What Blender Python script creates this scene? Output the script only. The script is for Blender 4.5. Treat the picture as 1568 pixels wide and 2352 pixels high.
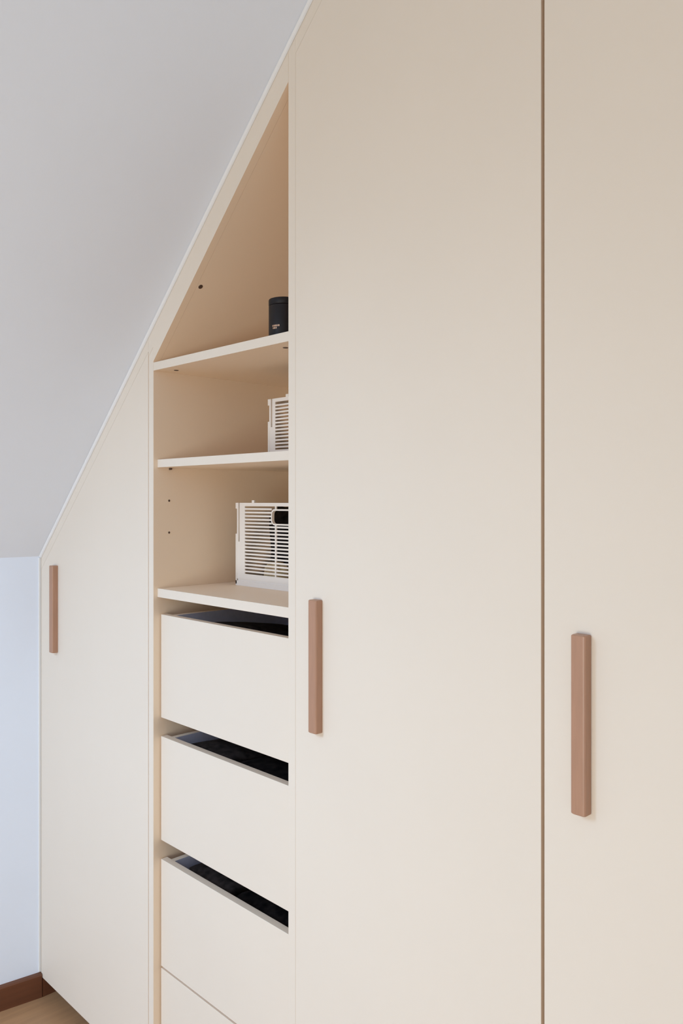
import bpy, bmesh, math, random
from mathutils import Vector, Matrix

random.seed(7)
S = bpy.context.scene
C = S.collection
for o in list(bpy.data.objects):
    bpy.data.objects.remove(o)

# ------------------------------------------------------------------ camera
cam_data = bpy.data.cameras.new('camera')
cam = bpy.data.objects.new('camera', cam_data)
C.objects.link(cam)
cam.location = (2.547, -1.12, 1.60)
cam.rotation_euler = (math.pi / 2, 0, math.radians(45.8007))
cam_data.sensor_fit = 'VERTICAL'
cam_data.sensor_height = 36.0
cam_data.lens = 1850.0 / 2352.0 * 36.0
cam_data.shift_y = -26.0 / 2352.0
cam_data.clip_start = 0.02
S.camera = cam

# ------------------------------------------------------------------ daylight
world = bpy.data.worlds.new('world')
S.world = world
world.use_nodes = True
bg = world.node_tree.nodes['Background']
bg.inputs[0].default_value = (0.62, 0.76, 1.0, 1)
bg.inputs[1].default_value = 0.3

EXPOSURE = 0.0
S.view_settings.view_transform = 'Standard'
S.view_settings.look = 'None'
S.view_settings.gamma = 1.0
S.view_settings.use_curve_mapping = False
S.view_settings.exposure = EXPOSURE
S.cycles.diffuse_bounces = 8
S.cycles.max_bounces = 12
S.cycles.sample_clamp_indirect = 4.0


def daylight(name, loc, target, sx, sy, power, col):
    d = bpy.data.lights.new(name, 'AREA')
    d.shape = 'RECTANGLE'
    d.size, d.size_y = sx, sy
    d.energy = power
    d.color = col
    o = bpy.data.objects.new(name, d)
    C.objects.link(o)
    o.location = loc
    o.rotation_euler = (Vector(target) - Vector(loc)).to_track_quat('-Z', 'Y').to_euler()
    return o


# area lights added behind the camera as unseen windows: blue from the roof ...
roof_light = daylight('added_roof_light', (0.6, -2.2, 2.26), (0.6, -1.5, 1.26), 1.2, 0.95, 35.0, (0.43, 0.67, 1.0))
roof_light.data.spread = math.radians(110)
# ... and a warmer one added at an unseen low opening in the opposite wall
low = daylight('added_low_light', (2.0, -3.15, 0.8), (1.95, -2.15, 0.8), 1.2, 0.9, 31.6, (0.975, 1.0, 0.93))
low.data.spread = math.radians(170)


# ------------------------------------------------------------------ materials
def new_mat(name, col, rough=0.5, metal=0.0, var=0.03, scale=6.0, bump=0.0, bscale=300.0, spec=0.5, stretch=None, sheen=0.0):
    m = bpy.data.materials.new(name)
    m.use_nodes = True
    nt = m.node_tree
    b = nt.nodes['Principled BSDF']
    b.inputs['Roughness'].default_value = rough
    b.inputs['Metallic'].default_value = metal
    b.inputs['Specular IOR Level'].default_value = spec
    if sheen:
        b.inputs['Sheen Weight'].default_value = sheen
    tc = nt.nodes.new('ShaderNodeTexCoord')
    mp = nt.nodes.new('ShaderNodeMapping')
    if stretch:
        mp.inputs['Scale'].default_value = stretch
    nz = nt.nodes.new('ShaderNodeTexNoise')
    nz.inputs['Scale'].default_value = scale
    nz.inputs['Detail'].default_value = 5
    rp = nt.nodes.new('ShaderNodeValToRGB')
    rp.color_ramp.elements[0].color = tuple(max(0, c * (1 - var)) for c in col) + (1,)
    rp.color_ramp.elements[1].color = tuple(min(1, c * (1 + var)) for c in col) + (1,)
    rp.color_ramp.elements[0].position = 0.3
    rp.color_ramp.elements[1].position = 0.7
    L = nt.links.new
    L(tc.outputs['Object'], mp.inputs['Vector'])
    L(mp.outputs['Vector'], nz.inputs['Vector'])
    L(nz.outputs['Fac'], rp.inputs['Fac'])
    L(rp.outputs['Color'], b.inputs['Base Color'])
    if bump:
        n2 = nt.nodes.new('ShaderNodeTexNoise')
        n2.inputs['Scale'].default_value = bscale
        L(mp.outputs['Vector'], n2.inputs['Vector'])
        bp = nt.nodes.new('ShaderNodeBump')
        bp.inputs['Strength'].default_value = bump
        bp.inputs['Distance'].default_value = 0.001
        L(n2.outputs['Fac'], bp.inputs['Height'])
        L(bp.outputs['Normal'], b.inputs['Normal'])
    return m


M = {}
M['cream'] = new_mat('cream_lacquer', (0.81, 0.716, 0.605), rough=0.55, var=0.01, scale=3, bump=0.04, bscale=900, spec=0.25)
M['beige'] = new_mat('beige_melamine', (0.89, 0.725, 0.55), rough=0.5, var=0.01, scale=3, bump=0.04, bscale=900, spec=0.25)
M['paint'] = new_mat('white_wall_paint', (0.82, 0.87, 0.95), rough=0.85, var=0.01, scale=4, bump=0.12, bscale=260, spec=0.2)
M['caulk'] = new_mat('white_caulk', (0.86, 0.86, 0.85), rough=0.6, var=0.01)
M['floor'] = new_mat('brown_floor_wood', (0.44, 0.24, 0.115), rough=0.45, var=0.10, scale=4, stretch=(12, 1, 1), bump=0.06, bscale=120)
M['base'] = new_mat('dark_brown_baseboard', (0.135, 0.045, 0.018), rough=0.5, var=0.12, scale=5, stretch=(1, 1, 14))
M['plinth'] = new_mat('grey_brown_plinth', (0.075, 0.055, 0.045), rough=0.6, var=0.04)
M['handle'] = new_mat('rose_brown_handle', (0.44, 0.24, 0.15), rough=0.42, var=0.05, scale=30, stretch=(6, 6, 0.6), spec=0.5)
M['anthracite'] = new_mat('anthracite_drawer_metal', (0.05, 0.05, 0.06), rough=0.4, metal=0.4, var=0.05)
M['black'] = new_mat('black_fabric', (0.012, 0.0085, 0.007), rough=0.95, var=0.9, scale=45, bump=0.3, bscale=500, spec=0.1)
M['charcoal'] = new_mat('charcoal_fabric', (0.040, 0.029, 0.024), rough=0.95, var=0.6, scale=45, bump=0.3, bscale=500, spec=0.1)
M['slate'] = new_mat('slate_blue_drawer_lining', (0.76, 0.79, 0.96), rough=0.6, var=0.04, scale=40, spec=0.3)
M['crate'] = new_mat('cream_plastic', (0.86, 0.785, 0.70), rough=0.45, var=0.01, spec=0.4)
M['jar'] = new_mat('black_jar', (0.010, 0.007, 0.0075), rough=0.5, var=0.2, spec=0.3)
M['gold'] = new_mat('copper_print', (0.62, 0.38, 0.24), rough=0.4, metal=0.3, var=0.2, scale=200)
M['peg'] = new_mat('bronze_peg', (0.10, 0.06, 0.04), rough=0.5, metal=0.3, var=0.1)
M['bag'] = new_mat('cream_orange_cloth', (0.90, 0.66, 0.42), rough=0.9, var=0.35, scale=28, bump=0.3, bscale=300)
M['frame'] = new_mat('added_window_frame', (0.8, 0.8, 0.8), rough=0.4, var=0.01)


# ------------------------------------------------------------------ helpers
def link(name, bm, mat, parent=None, bevel=0.0, smooth=False):
    bmesh.ops.recalc_face_normals(bm, faces=bm.faces)
    if bevel:
        bmesh.ops.bevel(bm, geom=[e for e in bm.edges], offset=bevel, segments=2, affect='EDGES', profile=0.5)
    me = bpy.data.meshes.new(name)
    bm.to_mesh(me)
    bm.free()
    if smooth:
        for p in me.polygons:
            p.use_smooth = True
    me.materials.append(mat)
    o = bpy.data.objects.new(name, me)
    C.objects.link(o)
    if parent:
        o.parent = parent
        o.matrix_parent_inverse = Matrix.Translation(-Vector(root_loc(parent)))
    return o


def root_loc(o):
    v = Vector((0, 0, 0))
    while o:
        v += Vector(o.location)
        if o.parent:
            v += o.matrix_parent_inverse.translation
        o = o.parent
    return v


def share(src, name, parent, loc):
    """another piece with the mesh of src"""
    o = bpy.data.objects.new(name, src.data)
    C.objects.link(o)
    o.parent = parent
    o.matrix_parent_inverse = Matrix.Translation(-Vector(root_loc(parent)))
    o.location = loc
    return o


def add_box(bm, x0, x1, y0, y1, z0, z1):
    v = [bm.verts.new(p) for p in ((x0, y0, z0), (x1, y0, z0), (x1, y1, z0), (x0, y1, z0), (x0, y0, z1), (x1, y0, z1), (x1, y1, z1), (x0, y1, z1))]
    for f in ((0, 3, 2, 1), (4, 5, 6, 7), (0, 1, 5, 4), (1, 2, 6, 5), (2, 3, 7, 6), (3, 0, 4, 7)):
        bm.faces.new([v[i] for i in f])


def box(name, b, mat, parent=None, bevel=0.0):
    bm = bmesh.new()
    add_box(bm, *b)
    return link(name, bm, mat, parent, bevel)


def add_prism(bm, poly, y0, y1):
    a = [bm.verts.new((x, y0, z)) for x, z in poly]
    b = [bm.verts.new((x, y1, z)) for x, z in poly]
    n = len(poly)
    bm.faces.new(a)
    bm.faces.new(b[::-1])
    for i in range(n):
        bm.faces.new((a[i], b[i], b[(i + 1) % n], a[(i + 1) % n]))


def prism(name, poly, y0, y1, mat, parent=None, bevel=0.0):
    bm = bmesh.new()
    add_prism(bm, poly, y0, y1)
    return link(name, bm, mat, parent, bevel)


def quadslab(name, pts, off, mat, parent=None):
    """slab: polygon pts (3d) and the same polygon moved by off"""
    bm = bmesh.new()
    a = [bm.verts.new(p) for p in pts]
    b = [bm.verts.new(Vector(p) + Vector(off)) for p in pts]
    n = len(pts)
    bm.faces.new(a)
    bm.faces.new(b[::-1])
    for i in range(n):
        bm.faces.new((a[i], b[i], b[(i + 1) % n], a[(i + 1) % n]))
    return link(name, bm, mat, parent)


def two_tone(o):
    """board with beige faces and a cream front edge"""
    o.data.materials.clear()
    o.data.materials.append(M['beige'])
    o.data.materials.append(M['cream'])
    for p in o.data.polygons:
        p.material_index = 1 if p.normal.y < -0.3 else 0
    return o


def structure(o):
    o['kind'] = 'structure'
    return o


def thing(name, label, cat, loc, group=None):
    o = bpy.data.objects.new(name, None)
    o.empty_display_size = 0.1
    C.objects.link(o)
    o.location = loc
    o['label'] = label
    o['category'] = cat
    if group:
        o['group'] = group
    return o


def tag(o, label, cat, group=None):
    o['label'] = label
    o['category'] = cat
    if group:
        o['group'] = group
    return o


# ------------------------------------------------------------------ room shell
WD = Vector((-0.155, -0.988, 0))            # run of the knee wall, from the wardrobe front into the room
RISE = 0.934                                # rise of the roof slope along x
Z0 = 1.42                                   # knee wall height


def slope_z(x):
    return Z0 + RISE * x


ZF = 2.75                                   # flat ceiling
XF = (ZF - Z0) / RISE                       # where slope meets it
YB, YR = 0.62, -3.2                         # back wall, opposite wall


def wall_pt(y):
    return Vector((WD.x / WD.y * y, y, 0))


p_b, p_r = Vector((0, YB, 0)), wall_pt(YR)
structure(quadslab('floor', [(p_b.x - .1, YB + .1, 0), (3.4, YB + .1, 0), (3.4, YR - .1, 0), (p_r.x - .1, YR - .1, 0)], (0, 0, -0.05), M['floor']))
bm = bmesh.new()
for (xa, ya), (xb, yb) in (((0, YB), (0, 0)), ((0, 0), (p_r.x, YR))):
    a = [bm.verts.new(q) for q in ((xa, ya, 0), (xb, yb, 0), (xb, yb, Z0), (xa, ya, Z0))]
    b = [bm.verts.new(v.co + Vector((-0.1, 0, 0))) for v in a]
    bm.faces.new(a)
    bm.faces.new(b[::-1])
    for i in range(4):
        bm.faces.new((a[i], b[i], b[(i + 1) % 4], a[(i + 1) % 4]))
structure(link('wall_left', bm, M['paint']))
structure(quadslab('wall_back', [(p_b.x, YB, 0), (p_b.x, YB, Z0), (p_b.x + XF, YB, ZF), (3.3, YB, ZF), (3.3, YB, 0)], (0, 0.1, 0), M['paint']))
structure(quadslab('wall_right', [(3.3, YB, 0), (3.3, YB, ZF), (3.3, -1.75, ZF), (3.3, YR, 1.3), (3.3, YR, 0)], (0.1, 0, 0), M['paint']))
bm = bmesh.new()
for a in ((p_r.x, 1.4, 0, 1.3), (2.6, 3.3, 0, 1.3), (1.4, 2.6, 0, 0.3), (1.4, 2.6, 1.285, 1.3)):
    add_box(bm, a[0], a[1], YR - 0.1, YR, a[2], a[3])
structure(link('wall_front', bm, M['paint']))
bm = bmesh.new()
for a in ((1.4, 1.45, 0.3, 1.285), (2.55, 2.6, 0.3, 1.285), (1.45, 2.55, 0.3, 0.35), (1.45, 2.55, 1.235, 1.285), (1.97, 2.03, 0.35, 1.235)):
    add_box(bm, a[0], a[1], YR - 0.06, YR - 0.01, a[2], a[3])
structure(link('added_window_2', bm, M['frame']))  # unseen window frame, added around the low area light
# sloped ceiling over the knee wall
bm = bmesh.new()
for (xa, ya), (xb, yb) in (((0, YB), (0, 0)), ((0, 0), (p_r.x, YR))):
    a = [bm.verts.new(q) for q in ((xa, ya, Z0), (xb, yb, Z0), (xb + XF, yb, ZF), (xa + XF, ya, ZF))]
    b = [bm.verts.new(v.co + Vector((-0.07, 0, 0.075))) for v in a]
    bm.faces.new(a)
    bm.faces.new(b[::-1])
    for i in range(4):
        bm.faces.new((a[i], b[i], b[(i + 1) % 4], a[(i + 1) % 4]))
structure(link('ceiling_slope', bm, M['paint']))
structure(quadslab('ceiling', [(XF, YB, ZF), (XF, 0, ZF), (p_r.x + XF, YR, ZF), (3.3, YR, ZF), (3.3, YB, ZF)], (0, 0, 0.06), M['paint']))
# unseen opposite slope, with a window opening added for the roof light
WX0, WX1, WT0, WT1 = 0.00, 1.20, 0.40, 0.90


def opp(x, t):
    return Vector((x, YR + 1.45 * t, 1.3 + 1.45 * t))


bm = bmesh.new()
for xa, xb, ta, tb in ((p_r.x, WX0, 0, 1), (WX1, 3.3, 0, 1), (WX0, WX1, 0, WT0), (WX0, WX1, WT1, 1)):
    a = [bm.verts.new(opp(x, t)) for x, t in ((xa, ta), (xb, ta), (xb, tb), (xa, tb))]
    b = [bm.verts.new(v.co + Vector((0, -0.07, 0.07))) for v in a]
    bm.faces.new(a)
    bm.faces.new(b[::-1])
    for i in range(4):
        bm.faces.new((a[i], b[i], b[(i + 1) % 4], a[(i + 1) % 4]))
structure(link('ceiling_slope_front', bm, M['paint']))
bm = bmesh.new()
tk = 0.035
for xa, xb, ta, tb in ((WX0, WX0 + .05, WT0, WT1), (WX1 - .05, WX1, WT0, WT1), (WX0 + .05, WX1 - .05, WT0, WT0 + tk), (WX0 + .05, WX1 - .05, WT1 - tk, WT1)):
    a = [bm.verts.new(opp(x, t) + Vector((0, -.02, .02))) for x, t in ((xa, ta), (xb, ta), (xb, tb), (xa, tb))]
    b = [bm.verts.new(v.co + Vector((0, -0.04, 0.04))) for v in a]
    bm.faces.new(a)
    bm.faces.new(b[::-1])
    for i in range(4):
        bm.faces.new((a[i], b[i], b[(i + 1) % 4], a[(i + 1) % 4]))
structure(link('added_window_1', bm, M['frame']))

# baseboard of the knee wall: moulded top edge, runs under the first door to the plinth
bm = bmesh.new()
e0, e1 = wall_pt(0.0), wall_pt(YR + 0.002)
n = Vector((0.988, -0.155, 0))
prof = ((0, 0), (0.015, 0), (0.015, 0.070), (0.012, 0.075), (0, 0.076))
ra = [bm.verts.new(e0 + n * d + Vector((0, 0, z))) for d, z in prof]
rb = [bm.verts.new(e1 + n * d + Vector((0, 0, z))) for d, z in prof]
bm.faces.new(ra)
bm.faces.new(rb[::-1])
for i in range(5):
    bm.faces.new((ra[i], rb[i], rb[(i + 1) % 5], ra[(i + 1) % 5]))
prof2 = ((0, 0), (0.015, 0), (0.015, 0.056), (0.013, 0.0595), (0, 0.06))         # low end piece under the first door
rc = [bm.verts.new((d, 0.0, z)) for d, z in prof2]
rd = [bm.verts.new((d, 0.049, z)) for d, z in prof2]
bm.faces.new(rc)
bm.faces.new(rd[::-1])
for i in range(5):
    bm.faces.new((rc[i], rd[i], rd[(i + 1) % 5], rc[(i + 1) % 5]))
structure(link('baseboard_left', bm, M['base']))

# white sealant bead between slope and wardrobe fronts, and down the knee wall corner
g = Vector((RISE, 0, -1)).normalized()
bm = bmesh.new()
sec = ((0, 0), (0.0065, 0), (0.005, -0.003), (0.0025, -0.005), (0, -0.0065))     # (away from slope, towards the room)
ends = ((0.0, Z0), (XF, ZF))
rings = []
for x, z in ends:
    rings.append([bm.verts.new(Vector((x, -0.0006, z)) + g * d + Vector((0, e, 0)) + WD * 0) for d, e in sec])
bm.faces.new(rings[0])
bm.faces.new(rings[1][::-1])
for i in range(5):
    bm.faces.new((rings[0][i], rings[1][i], rings[1][(i + 1) % 5], rings[0][(i + 1) % 5]))
structure(link('trim_1', bm, M['caulk']))
structure(box('trim_2', (-0.004, 0.0022, -0.008, -0.0006, 0.078, Z0 - 0.004), M['caulk'], bevel=0.001))

# ------------------------------------------------------------------ wardrobes
DB = 0.062                                   # door bottom
DT = 0.02                                    # door thickness
DEPTH = 0.58


def poly_under(x0, x1, z0, drop, ztop=2.735):
    """outline between x0 and x1 from z0 up to the slope less drop, cut flat at ztop"""
    pts = [(x0, z0), (x1, z0)]
    za, zb = slope_z(x0) - drop, slope_z(x1) - drop
    if zb <= ztop:
        pts += [(x1, zb), (x0, za)]
    elif za >= ztop:
        pts += [(x1, ztop), (x0, ztop)]
    else:
        pts += [(x1, ztop), ((ztop + drop - Z0) / RISE, ztop), (x0, za)]
    return pts


def handle(door, x0, x1):
    z0, z1, y0 = 1.125, 1.397, -0.0185
    # bar with softly rounded vertical edges and a shallow finger recess behind
    pr = []
    r = 0.004
    for cx, cy, a0 in ((x1 - r, y0 + r, -90), (x1 - 0.001, -0.001, 0), (x0 + 0.001, -0.001, 90), (x0 + r, y0 + r, 180)):
        rr = r if cy < -0.002 else 0.001
        for k in range(4):
            a = math.radians(a0 + 30 * k)
            pr.append((cx + rr * math.cos(a), cy + rr * math.sin(a)))
    bm = bmesh.new()
    lev = ((z0, 0.0015), (z0 + 0.0015, 0), (z1 - 0.0015, 0), (z1, 0.0015))
    cxm, cym = (x0 + x1) / 2, y0 / 2
    rings = []
    for z, ins in lev:
        ring = []
        for x, y in pr:
            ring.append(bm.verts.new((x + (ins if x < cxm else -ins), min(-0.0002, y + (ins if y < cym else 0)), z)))
        rings.append(ring)
    m = len(pr)
    bm.faces.new(rings[0][::-1])
    bm.faces.new(rings[-1])
    for a, b in zip(rings, rings[1:]):
        for i in range(m):
            bm.faces.new((a[i], a[(i + 1) % m], b[(i + 1) % m], b[i]))
    return link('handle', bm, M['handle'], door)


def closed_wardrobe(label, x0, x1, hx, gl, gr, il=0.0, ir=0.0, drop_door=0.045, back_drop=0.03):
    """gl, gr: gaps left and right of the door; il, ir: how far the carcass sides sit in from the unit's edges"""
    t = thing('wardrobe', label, 'wardrobe', ((x0 + x1) / 2, 0.3, 0), 'fitted wardrobe units along the wall')
    # carcass: sides, bottom, top and back behind the door
    th = 0.019
    xd0, xd1 = x0, x1
    x0, x1 = x0 + il, x1 - ir
    y0, y1 = DT + 0.002, DEPTH
    ztop = 2.735
    for nm, xa, xb in (('side_panel', x0, x0 + th), ('side_panel', x1 - th, x1)):
        bm = bmesh.new()
        add_prism(bm, poly_under(xa, xb, DB, back_drop), y0, y1)
        link(nm, bm, M['cream'], t)
    box('bottom_panel', (x0 + th, x1 - th, y0, y1, DB, DB + th), M['cream'], t)
    top = poly_under(x0 + th, x1 - th, 0, back_drop)[2:]
    top = top + [(x, z - th * 1.3) for x, z in top[::-1]]
    prism('top_panel', top, y0, y1, M['cream'], t)
    prism('back_panel', poly_under(x0 + th, x1 - th, DB + th, back_drop + th * 1.4), y1 - 0.008, y1, M['cream'], t)
    x0, x1 = xd0, xd1
    box('plinth', (x0 + 0.003, x1, 0.05, 0.068, 0.0, DB - 0.001), M['plinth'], t)
    d = two_tone(prism('door', poly_under(x0 + gl, x1 - gr, DB, drop_door), 0.0, DT, M['cream'], t, bevel=0.0004))
    if hx is not None:
        handle(d, *hx)
    if slope_z(x0) < ztop:                    # filler strip between the door and the slope
        xe = x1 if slope_z(x1) < ztop else XF - 0.015
        prism('filler_strip', [(x0, slope_z(x0) - drop_door + .0004), (xe, slope_z(xe) - drop_door + .0004), (xe, slope_z(xe) - .002), (x0, slope_z(x0) - .002)],
              0.0, DT, M['cream'], t)
    return t


closed_wardrobe('low cream wardrobe with slanted door top beside the white knee wall', 0.0010, 0.6632, (0.100, 0.125), 0.0005, 0.0017)
closed_wardrobe('tall cream wardrobe with wide door right of the open shelves', 1.2552, 1.8530, (1.3145, 1.3395), 0.0004, 0.0030, 0.0, 0.014)
closed_wardrobe('cream wardrobe beyond the dark gap, its bar handle nearest the camera', 1.8532, 2.4600, (1.912, 1.937), 0.0028, 0.0015, 0.014, 0.0)

# ------------------------------------------------------------------ open shelf unit with drawers
XL0, XL1, XR0, XR1 = 0.6635, 0.6870, 1.2320, 1.2550
YK = 0.500                                   # back of the open compartments
unit = thing('shelf_unit', 'open cream shelf unit with sloping top and four drawers between the doors', 'shelf unit', (0.96, 0.3, 0), 'fitted wardrobe units along the wall')
two_tone(prism('side_panel', poly_under(XL0, XL1, 0.0, 0.0582), 0.0, DEPTH, M['cream'], unit, bevel=0.0008))
two_tone(prism('side_panel', poly_under(XR0, XR1, 0.0, 0.003), 0.0, DEPTH, M['cream'], unit, bevel=0.0008))
# inner edge of the sloping top runs from the fixed shelf up to the right side panel
IA, IB = (0.6870, 1.9655), (XR0, 2.4965)
two_tone(prism('sloping_fascia', [(XL0, slope_z(XL0) - 0.058), (XL1, slope_z(XL1) - 0.058), (XL1, IA[1]), (XR0, IB[1]), (XR0, slope_z(XR0) - 0.002), (XL0, slope_z(XL0) - 0.002)],
      0.0, 0.019, M['cream'], unit))
dn = Vector((IB[0] - IA[0], IB[1] - IA[1])).normalized()
up = Vector((-dn.y, dn.x)) * 0.019
prism('sloping_top_panel', [IA, IB, (IB[0], IB[1] + 0.027), (IA[0], IA[1] + 0.027)], 0.0195, YK + 0.008, M['beige'], unit)
box('back_panel', (XL1, XR0, YK, YK + 0.008, 0.08, 1.94), M['beige'], unit)
prism('back_panel', [(IA[0], 1.963), (XR0, 1.963), (IB[0], IB[1]), (IA[0], IA[1])], YK, YK + 0.008, M['beige'], unit)
box('plinth', (XL1, XR0, 0.05, 0.068, 0.0, 0.06), M['plinth'], unit)
two_tone(box('fixed_shelf', (XL1, XR0, 0.0005, YK, 1.9415, 1.9630), M['cream'], unit, bevel=0.0008))
two_tone(box('shelf', (XL1 + 0.0005, XR0 - 0.0005, 0.012, YK, 1.6875, 1.7085), M['cream'], unit, bevel=0.0008))
two_tone(box('shelf', (XL1 + 0.0005, XR0 - 0.0005, 0.012, YK, 1.3460, 1.3690), M['cream'], unit, bevel=0.0008))


def disc(name, c, axis, r, h, mat, parent):
    bm = bmesh.new()
    bmesh.ops.create_cone(bm, cap_ends=True, segments=16, radius1=r, radius2=r * 0.8, depth=h)
    q = Vector((0, 0, 1)).rotation_difference(Vector(axis))
    bmesh.ops.transform(bm, matrix=Matrix.Translation(c) @ q.to_matrix().to_4x4(), verts=bm.verts)
    return link(name, bm, mat, parent)


for y, z in ((0.048, 1.600), (0.048, 1.515)):
    disc('shelf_pin_hole', Vector((XL1 + 0.0004, y, z)), (1, 0, 0), 0.0032, 0.0012, M['peg'], unit)
for x in (XL1, XR0):
    s = 1 if x == XL1 else -1
    disc('shelf_peg', Vector((x + s * 0.004, 0.050, 1.6846)), (s, 0, 0), 0.0030, 0.009, M['peg'], unit)
disc('connector_cap', Vector((0.734, 0.040, 1.9409)), (0, 0, -1), 0.0065, 0.0012, M['peg'], unit)
disc('connector_cap', Vector((1.172, 0.043, 1.9409)), (0, 0, -1), 0.0065, 0.0012, M['peg'], unit)
sl = (IB[1] - IA[1]) / (IB[0] - IA[0])
nrm = Vector((sl, 0, -1)).normalized()
disc('connector_cap', Vector((0.860, 0.030, IA[1] + sl * (0.860 - IA[0]))) + nrm * 0.0005, nrm, 0.0062, 0.0012, M['peg'], unit)

DRAWERS = ((1.0280, 1.3000), (0.7045, 0.9785), (0.3725, 0.6545), (0.0620, 0.3668))
FX0, FX1 = XL1 + 0.0035, XR0 - 0.0005
FY0, FY1 = 0.0210, 0.0400
for z0, z1 in DRAWERS:
    bm = bmesh.new()                         # dark metal box: two sides, back, bottom
    bx0, bx1, by1, zb = 0.7085, 1.2110, 0.44, z0 + 0.02
    zt = z1 - 0.0015
    add_box(bm, bx0, bx0 + 0.016, FY1, by1, zb, zt)
    add_box(bm, bx1 - 0.016, bx1, FY1, by1, zb, zt)
    add_box(bm, bx0 + 0.016, bx1 - 0.016, by1 - 0.012, by1, zb, zt)
    add_box(bm, bx0 + 0.016, bx1 - 0.016, FY1, by1 - 0.012, zb, zb + 0.01)
    dr = link('drawer', bm, M['slate'], unit)
    dr.data.materials.append(M['beige'])                           # board edges stay beige, the inside is slate blue
    for p in dr.data.polygons:
        c = p.center
        if p.normal.z > 0.5 and c.z > zt - 0.001 or p.normal.x < -0.5 and c.x < bx0 + .001 or p.normal.x > 0.5 and c.x > bx1 - .001:
            p.material_index = 1
    two_tone(box('drawer_front', (FX0, FX1, FY0, FY1, z0, z1), M['cream'], dr, bevel=0.0008))


def folded(name, label, cat, loc, sx, sy, h, layers, mat, rot=0.0, seed=1, group=None, fall=0.0):
    """stack of folded cloth: rounded layers with a fold roll at the front, slightly uneven"""
    rnd = random.Random(seed)
    bm = bmesh.new()
    lh = h / layers
    for k in range(layers):
        b2 = bmesh.new()
        add_box(b2, -sx / 2, sx / 2, -sy / 2, sy / 2, 0, lh)
        bmesh.ops.subdivide_edges(b2, edges=b2.edges[:], cuts=5, use_grid_fill=True)
        for v in b2.verts:
            fx, fy, fz = abs(v.co.x) / (sx / 2), abs(v.co.y) / (sy / 2), abs(v.co.z / lh - 0.5) * 2
            e = max(fx, fy)
            if e > 0.66 and fz > 0.5:
                v.co.z = lh / 2 + (v.co.z - lh / 2) * (1 - 0.45 * (e - 0.66) / 0.34)
            w = 0.0045 * math.sin(v.co.x * 41 + seed + k) * math.cos(v.co.y * 37 + 2 * seed + k)
            v.co.z += w * (0.2 + 0.8 * (v.co.z > lh * 0.4)) + (0.0045 if v.co.z < lh * .4 and k == 0 else 0)
            v.co.x += 0.003 * math.sin(v.co.z * 190 + k * 2.1 + seed)
            v.co.y += 0.003 * math.cos(v.co.z * 170 + k * 1.7 + seed)
        dx, dy, a = rnd.uniform(-.004, .004), rnd.uniform(-.004, .004), rnd.uniform(-.02, .02)
        bmesh.ops.transform(b2, matrix=Matrix.Translation((dx, dy, k * lh)) @ Matrix.Rotation(a, 4, 'Z'), verts=b2.verts)
        tmp = bpy.data.meshes.new('tmp')
        b2.to_mesh(tmp)
        b2.free()
        bm.from_mesh(tmp)
        bpy.data.meshes.remove(tmp)
    for v in bm.verts:                       # the pile sags towards the back
        if v.co.z > 0.01:
            v.co.z *= 1 - fall * (v.co.y / sy + 0.5)
    o = link(name, bm, mat, smooth=True)
    o.location = loc
    o.rotation_euler = (0, 0, rot)
    sm = o.modifiers.new('smooth', 'SUBSURF')
    sm.levels = sm.render_levels = 1
    return tag(o, label, cat, group)


def zin(i):
    return DRAWERS[i][0] + 0.0305


names = ('topmost', 'second', 'third')
for i, hh in ((0, 0.231), (1, 0.237), (2, 0.245)):
    folded('folded_clothes', 'folded charcoal cloth in the %s open drawer from the top, its left half' % names[i], 'clothes', (0.830, 0.238, zin(i)), 0.182, 0.345, hh, 4, M['charcoal'], 0.0, 8 + 6 * i, 'dark clothes in the open drawers', 0.20 if i == 0 else 0.12)
    folded('folded_clothes', 'folded black cloth in the %s open drawer from the top, its right half' % names[i], 'clothes', (1.064, 0.238, zin(i)), 0.236, 0.345, hh, 4, M['black'], 0.0, 11 + 6 * i, 'dark clothes in the open drawers', 0.20 if i == 0 else 0.12)


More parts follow.
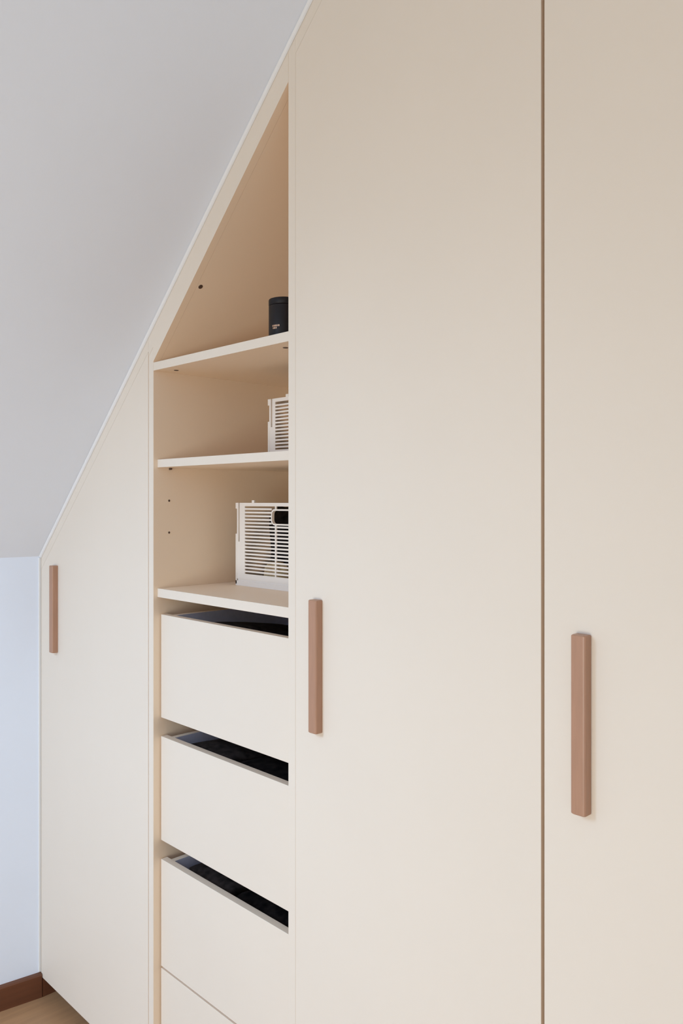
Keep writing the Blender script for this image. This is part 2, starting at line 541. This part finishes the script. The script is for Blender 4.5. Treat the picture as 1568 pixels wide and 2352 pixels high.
# ------------------------------------------------------------------ crates on the shelves
def crate(label, x0, x1, y0, y1, z0, h, post, pitch, nslat, z_slat, dividers, hole=None):
    """open slatted plastic crate: base tray, four corner posts, top rim, dividers, slats one by one, grip surround"""
    t = thing('crate', label, 'crate', ((x0 + x1) / 2, (y0 + y1) / 2, z0), 'cream slatted crates on the shelves')
    w = 0.0035
    m = M['crate']
    # base tray with a stepped lip
    bm = bmesh.new()
    add_box(bm, x0, x1, y0, y1, z0, z0 + 0.004)
    for a in ((x0, x1, y0, y0 + w + .001), (x0, x1, y1 - w - .001, y1), (x0, x0 + w + .001, y0, y1), (x1 - w - .001, x1, y0, y1)):
        add_box(bm, *a, z0 + 0.004, z0 + (z_slat - z0) * 0.40)
    i = 0.003
    for a in ((x0 + i, x1 - i, y0 + i, y0 + i + w), (x0 + i, x1 - i, y1 - i - w, y1 - i), (x0 + i, x0 + i + w, y0 + i, y1 - i), (x1 - i - w, x1 - i, y0 + i, y1 - i)):
        add_box(bm, *a, z0 + (z_slat - z0) * 0.40, z0 + (z_slat - z0) * 0.55)
    i = 0.0015
    for a in ((x0 + i, x1 - i, y0 + i, y0 + i + w), (x0 + i, x1 - i, y1 - i - w, y1 - i), (x0 + i, x0 + i + w, y0 + i, y1 - i), (x1 - i - w, x1 - i, y0 + i, y1 - i)):
        add_box(bm, *a, z0 + (z_slat - z0) * 0.55, z_slat)
    link('base_tray', bm, m, t)
    zr = z0 + h
    rim = 0.009
    for sx, px in ((1, x0), (-1, x1)):
        for sy, py in ((1, y0), (-1, y1)):
            bm = bmesh.new()

            def b(xa, xb, ya, yb, za, zb):
                xs = sorted((px + sx * xa, px + sx * xb))
                ys = sorted((py + sy * ya, py + sy * yb))
                add_box(bm, xs[0], xs[1], ys[0], ys[1], za, zb)
            zn0, zn1 = z_slat + (zr - z_slat) * 0.56, zr - 0.016
            b(0, 0.005, 0, 0.020, z0 + (z_slat - z0) * 0.40, zn0)                     # outer flange, notched near the top
            b(0, 0.005, 0, 0.020, zn1, zr)
            b(0.005, 0.011, 0.0008, 0.004, z_slat, zr)
            b(0.011, 0.0165, 0.006, 0.009, z_slat + (zr - z_slat) * .45, zr)   # groove
            b(0.011, 0.0165, 0.001, 0.004, z_slat, z_slat + (zr - z_slat) * .45)
            b(0.0165, post, 0.0008, 0.004, z_slat, zr)
            b(0.0012, 0.0045, 0.020, 0.026, z_slat, zr)
            link('corner_post', bm, m, t)
    bm = bmesh.new()
    for a in ((x0 + post, x1 - post, y0 + .0005, y0 + .0055), (x0 + post, x1 - post, y1 - .0055, y1 - .0005), (x0 + .0005, x0 + .0055, y0 + .026, y1 - .026), (x1 - .0055, x1 - .0005, y0 + .026, y1 - .026)):
        add_box(bm, *a, zr - rim, zr)
    for xx in (x0 + 0.071, x1 - 0.080):                            # stacking nubs on the rim
        add_box(bm, xx, xx + 0.010, y0 + .0005, y0 + .0055, zr, zr + 0.007)
        add_box(bm, xx, xx + 0.010, y1 - .0055, y1 - .0005, zr, zr + 0.007)
    link('top_rim', bm, m, t)
    for xx in dividers:
        for ya, yb in ((y0 + .0005, y0 + .004), (y1 - .004, y1 - .0005)):
            bm = bmesh.new()
            if hole and ya < y0 + .01 and hole[0] < xx < hole[1]:
                add_box(bm, xx - .0025, xx + .0025, ya, yb, z_slat, hole[2] - .004)
                add_box(bm, xx - .0025, xx + .0025, ya, yb, hole[3] + .004, zr - rim)
            else:
                add_box(bm, xx - .0025, xx + .0025, ya, yb, z_slat, zr - rim)
            link('divider', bm, m, t)
    st = pitch * 0.47
    srcs = {}

    def slat(xa, xb, ya, yb, z):
        key = (round(xb - xa, 5), round(yb - ya, 5))
        if key not in srcs:
            bm = bmesh.new()
            add_box(bm, 0, xb - xa, 0, yb - ya, 0, st)
            o = link('slat', bm, m, t)
            o.location = (xa, ya, z)
            srcs[key] = o
        else:
            share(srcs[key], 'slat', t, (xa, ya, z))
    for k in range(nslat):
        z = z_slat + pitch * (k + 1) - st
        if z + st > zr - rim - 0.001:
            break
        if hole and z + st > hole[2] - .003 and z < hole[3] + .003:
            slat(x0 + post, hole[0] - .003, y0 + .0012, y0 + .0034, z)
            slat(hole[1] + .003, x1 - post, y0 + .0012, y0 + .0034, z)
        else:
            slat(x0 + post, x1 - post, y0 + .0012, y0 + .0034, z)
        slat(x0 + post, x1 - post, y1 - .0034, y1 - .0012, z)
        slat(x0 + .0012, x0 + .0034, y0 + .026, y1 - .026, z)
        slat(x1 - .0034, x1 - .0012, y0 + .026, y1 - .026, z)
    if hole:                                                       # rounded surround of the grip hole
        hx0, hx1, hz0, hz1 = hole
        r = 0.010

        def rr(e):
            out = []
            for cx, cz, a0 in ((hx1 - r, hz1 - r, 0), (hx0 + r, hz1 - r, 90), (hx0 + r, hz0 + r, 180), (hx1 - r, hz0 + r, 270)):
                for q in range(5):
                    a = math.radians(a0 + 22.5 * q)
                    out.append((cx + (r + e) * math.cos(a), cz + (r + e) * math.sin(a)))
            return out
        bm = bmesh.new()
        A = [[bm.verts.new((x, y, z)) for x, z in rr(e)] for e, y in ((0, y0 + .008), (0, y0), (.004, y0), (.004, y0 + .008))]
        n = len(A[0])
        for i in range(4):
            p, q = A[i], A[(i + 1) % 4]
            for k in range(n):
                bm.faces.new((p[k], p[(k + 1) % n], q[(k + 1) % n], q[k]))
        link('grip_surround', bm, m, t)
    return t


crate('larger cream slatted crate with grip hole on the lowest open shelf', 0.7637, 1.1860, 0.210, 0.440, 1.3692, 0.2250, 0.0400, 0.00935, 24, 1.3692 + 0.0330,
      (0.934, 1.016), (0.9200, 1.0300, 1.5400, 1.5740))
crate('smaller cream slatted crate on the middle open shelf', 0.9155, 1.2050, 0.200, 0.430, 1.7087, 0.1540, 0.0290, 0.00895, 18, 1.7087 + 0.022, ())


def blob(name, label, cat, loc, size, mat, seed, n=3, amp=0.12, flat=0.25):
    """crumpled soft bag resting on a flattened underside"""
    bm = bmesh.new()
    bmesh.ops.create_icosphere(bm, subdivisions=n, radius=1.0)
    rnd = random.Random(seed)
    ph = [rnd.uniform(0, 6.28) for _ in range(9)]
    for v in bm.verts:
        p = v.co.normalized()
        # towards a box, then crumple
        q = Vector([math.copysign(abs(c) ** 0.55, c) for c in p])
        d = 1 + amp * (math.sin(4.1 * p.x + ph[0]) * math.cos(3.7 * p.y + ph[1]) + 0.6 * math.sin(8.3 * p.z + ph[2] + 5 * p.x) * math.cos(7.1 * p.y + ph[3]))
        v.co = q * d * 0.8
        if v.co.z < -0.5:
            v.co.z = -0.5 + (v.co.z + 0.5) * 0.02
    zmin = min(v.co.z for v in bm.verts)
    for v in bm.verts:
        v.co = Vector((v.co.x * size[0], v.co.y * size[1], (v.co.z - zmin) * size[2]))
    o = link(name, bm, mat, smooth=True)
    o.location = loc
    return tag(o, label, cat)


blob('cloth_pouch', 'small cream and orange cloth pouch seen through slats low in the larger crate', 'pouch', (0.895, 0.244, 1.3735), (0.042, 0.026, 0.048), M['bag'], 4)
blob('black_pouch', 'black pouch filling the larger crate behind its grip hole', 'pouch', (0.890, 0.345, 1.3735), (0.125, 0.075, 0.165), M['black'], 9)
blob('dark_pouch', 'dark pouch inside the smaller crate on the middle shelf', 'pouch', (1.035, 0.310, 1.7130), (0.105, 0.085, 0.078), M['black'], 12)

# ------------------------------------------------------------------ black jar on the fixed shelf
JX, JY, JZ, JR, JH = 0.0, 0.0, 0.0, 0.036, 0.101
jar = thing('candle_jar', 'black round jar with small copper print on the top shelf', 'jar', (1.1180, 0.085, 1.9632))


def lathe(prof, seg=40):
    bm = bmesh.new()
    rings = []
    for r, z in prof:
        rings.append([bm.verts.new((r * math.cos(2 * math.pi * i / seg), r * math.sin(2 * math.pi * i / seg), z)) for i in range(seg)])
    bm.faces.new(rings[0][::-1])
    bm.faces.new(rings[-1])
    for a, b in zip(rings, rings[1:]):
        for i in range(seg):
            bm.faces.new((a[i], a[(i + 1) % seg], b[(i + 1) % seg], b[i]))
    return bm


def child_local(o, parent):
    o.parent = parent
    return o


def lset(name, bm, mat, parent):
    o = link(name, bm, mat, smooth=True)
    o.parent = parent
    for p in o.data.polygons:
        if len(p.vertices) > 8:
            p.use_smooth = False
    return o


lset('glass_body', lathe([(0.033, 0), (0.0355, 0.0015), (0.036, 0.004), (0.036, 0.084), (0.0352, 0.0855)]), M['jar'], jar)
lset('lid', lathe([(0.0352, 0.0858), (0.0362, 0.0865), (0.0362, 0.0985), (0.0355, 0.1003), (0.0335, 0.101)]), M['jar'], jar)
bm = bmesh.new()                              # two short lines of copper print, bent round the glass
a0 = math.atan2(-1.205, 1.429) - 0.38               # towards the room


def stroke(a, b, z0, z1):
    n = 3
    lo, hi = [], []
    for i in range(n + 1):
        t = a + (b - a) * i / n
        x, y = 0.0363 * math.cos(t), 0.0363 * math.sin(t)
        lo.append(bm.verts.new((x, y, z0)))
        hi.append(bm.verts.new((x, y, z1)))
    for i in range(n):
        bm.faces.new((lo[i], lo[i + 1], hi[i + 1], hi[i]))


for s, e in ((-0.46, -0.38), (-0.34, -0.26), (-0.23, -0.14), (-0.11, -0.05), (-0.01, 0.07)):
    stroke(a0 + s, a0 + e, 0.0335, 0.0375)
for s, e in ((-0.42, -0.36), (-0.33, -0.22), (-0.19, -0.12)):
    stroke(a0 + s, a0 + e, 0.0285, 0.0320)
pr = link('label_print', bm, M['gold'])
pr.parent = jar
pr['label'] = 'two short lines of copper print'
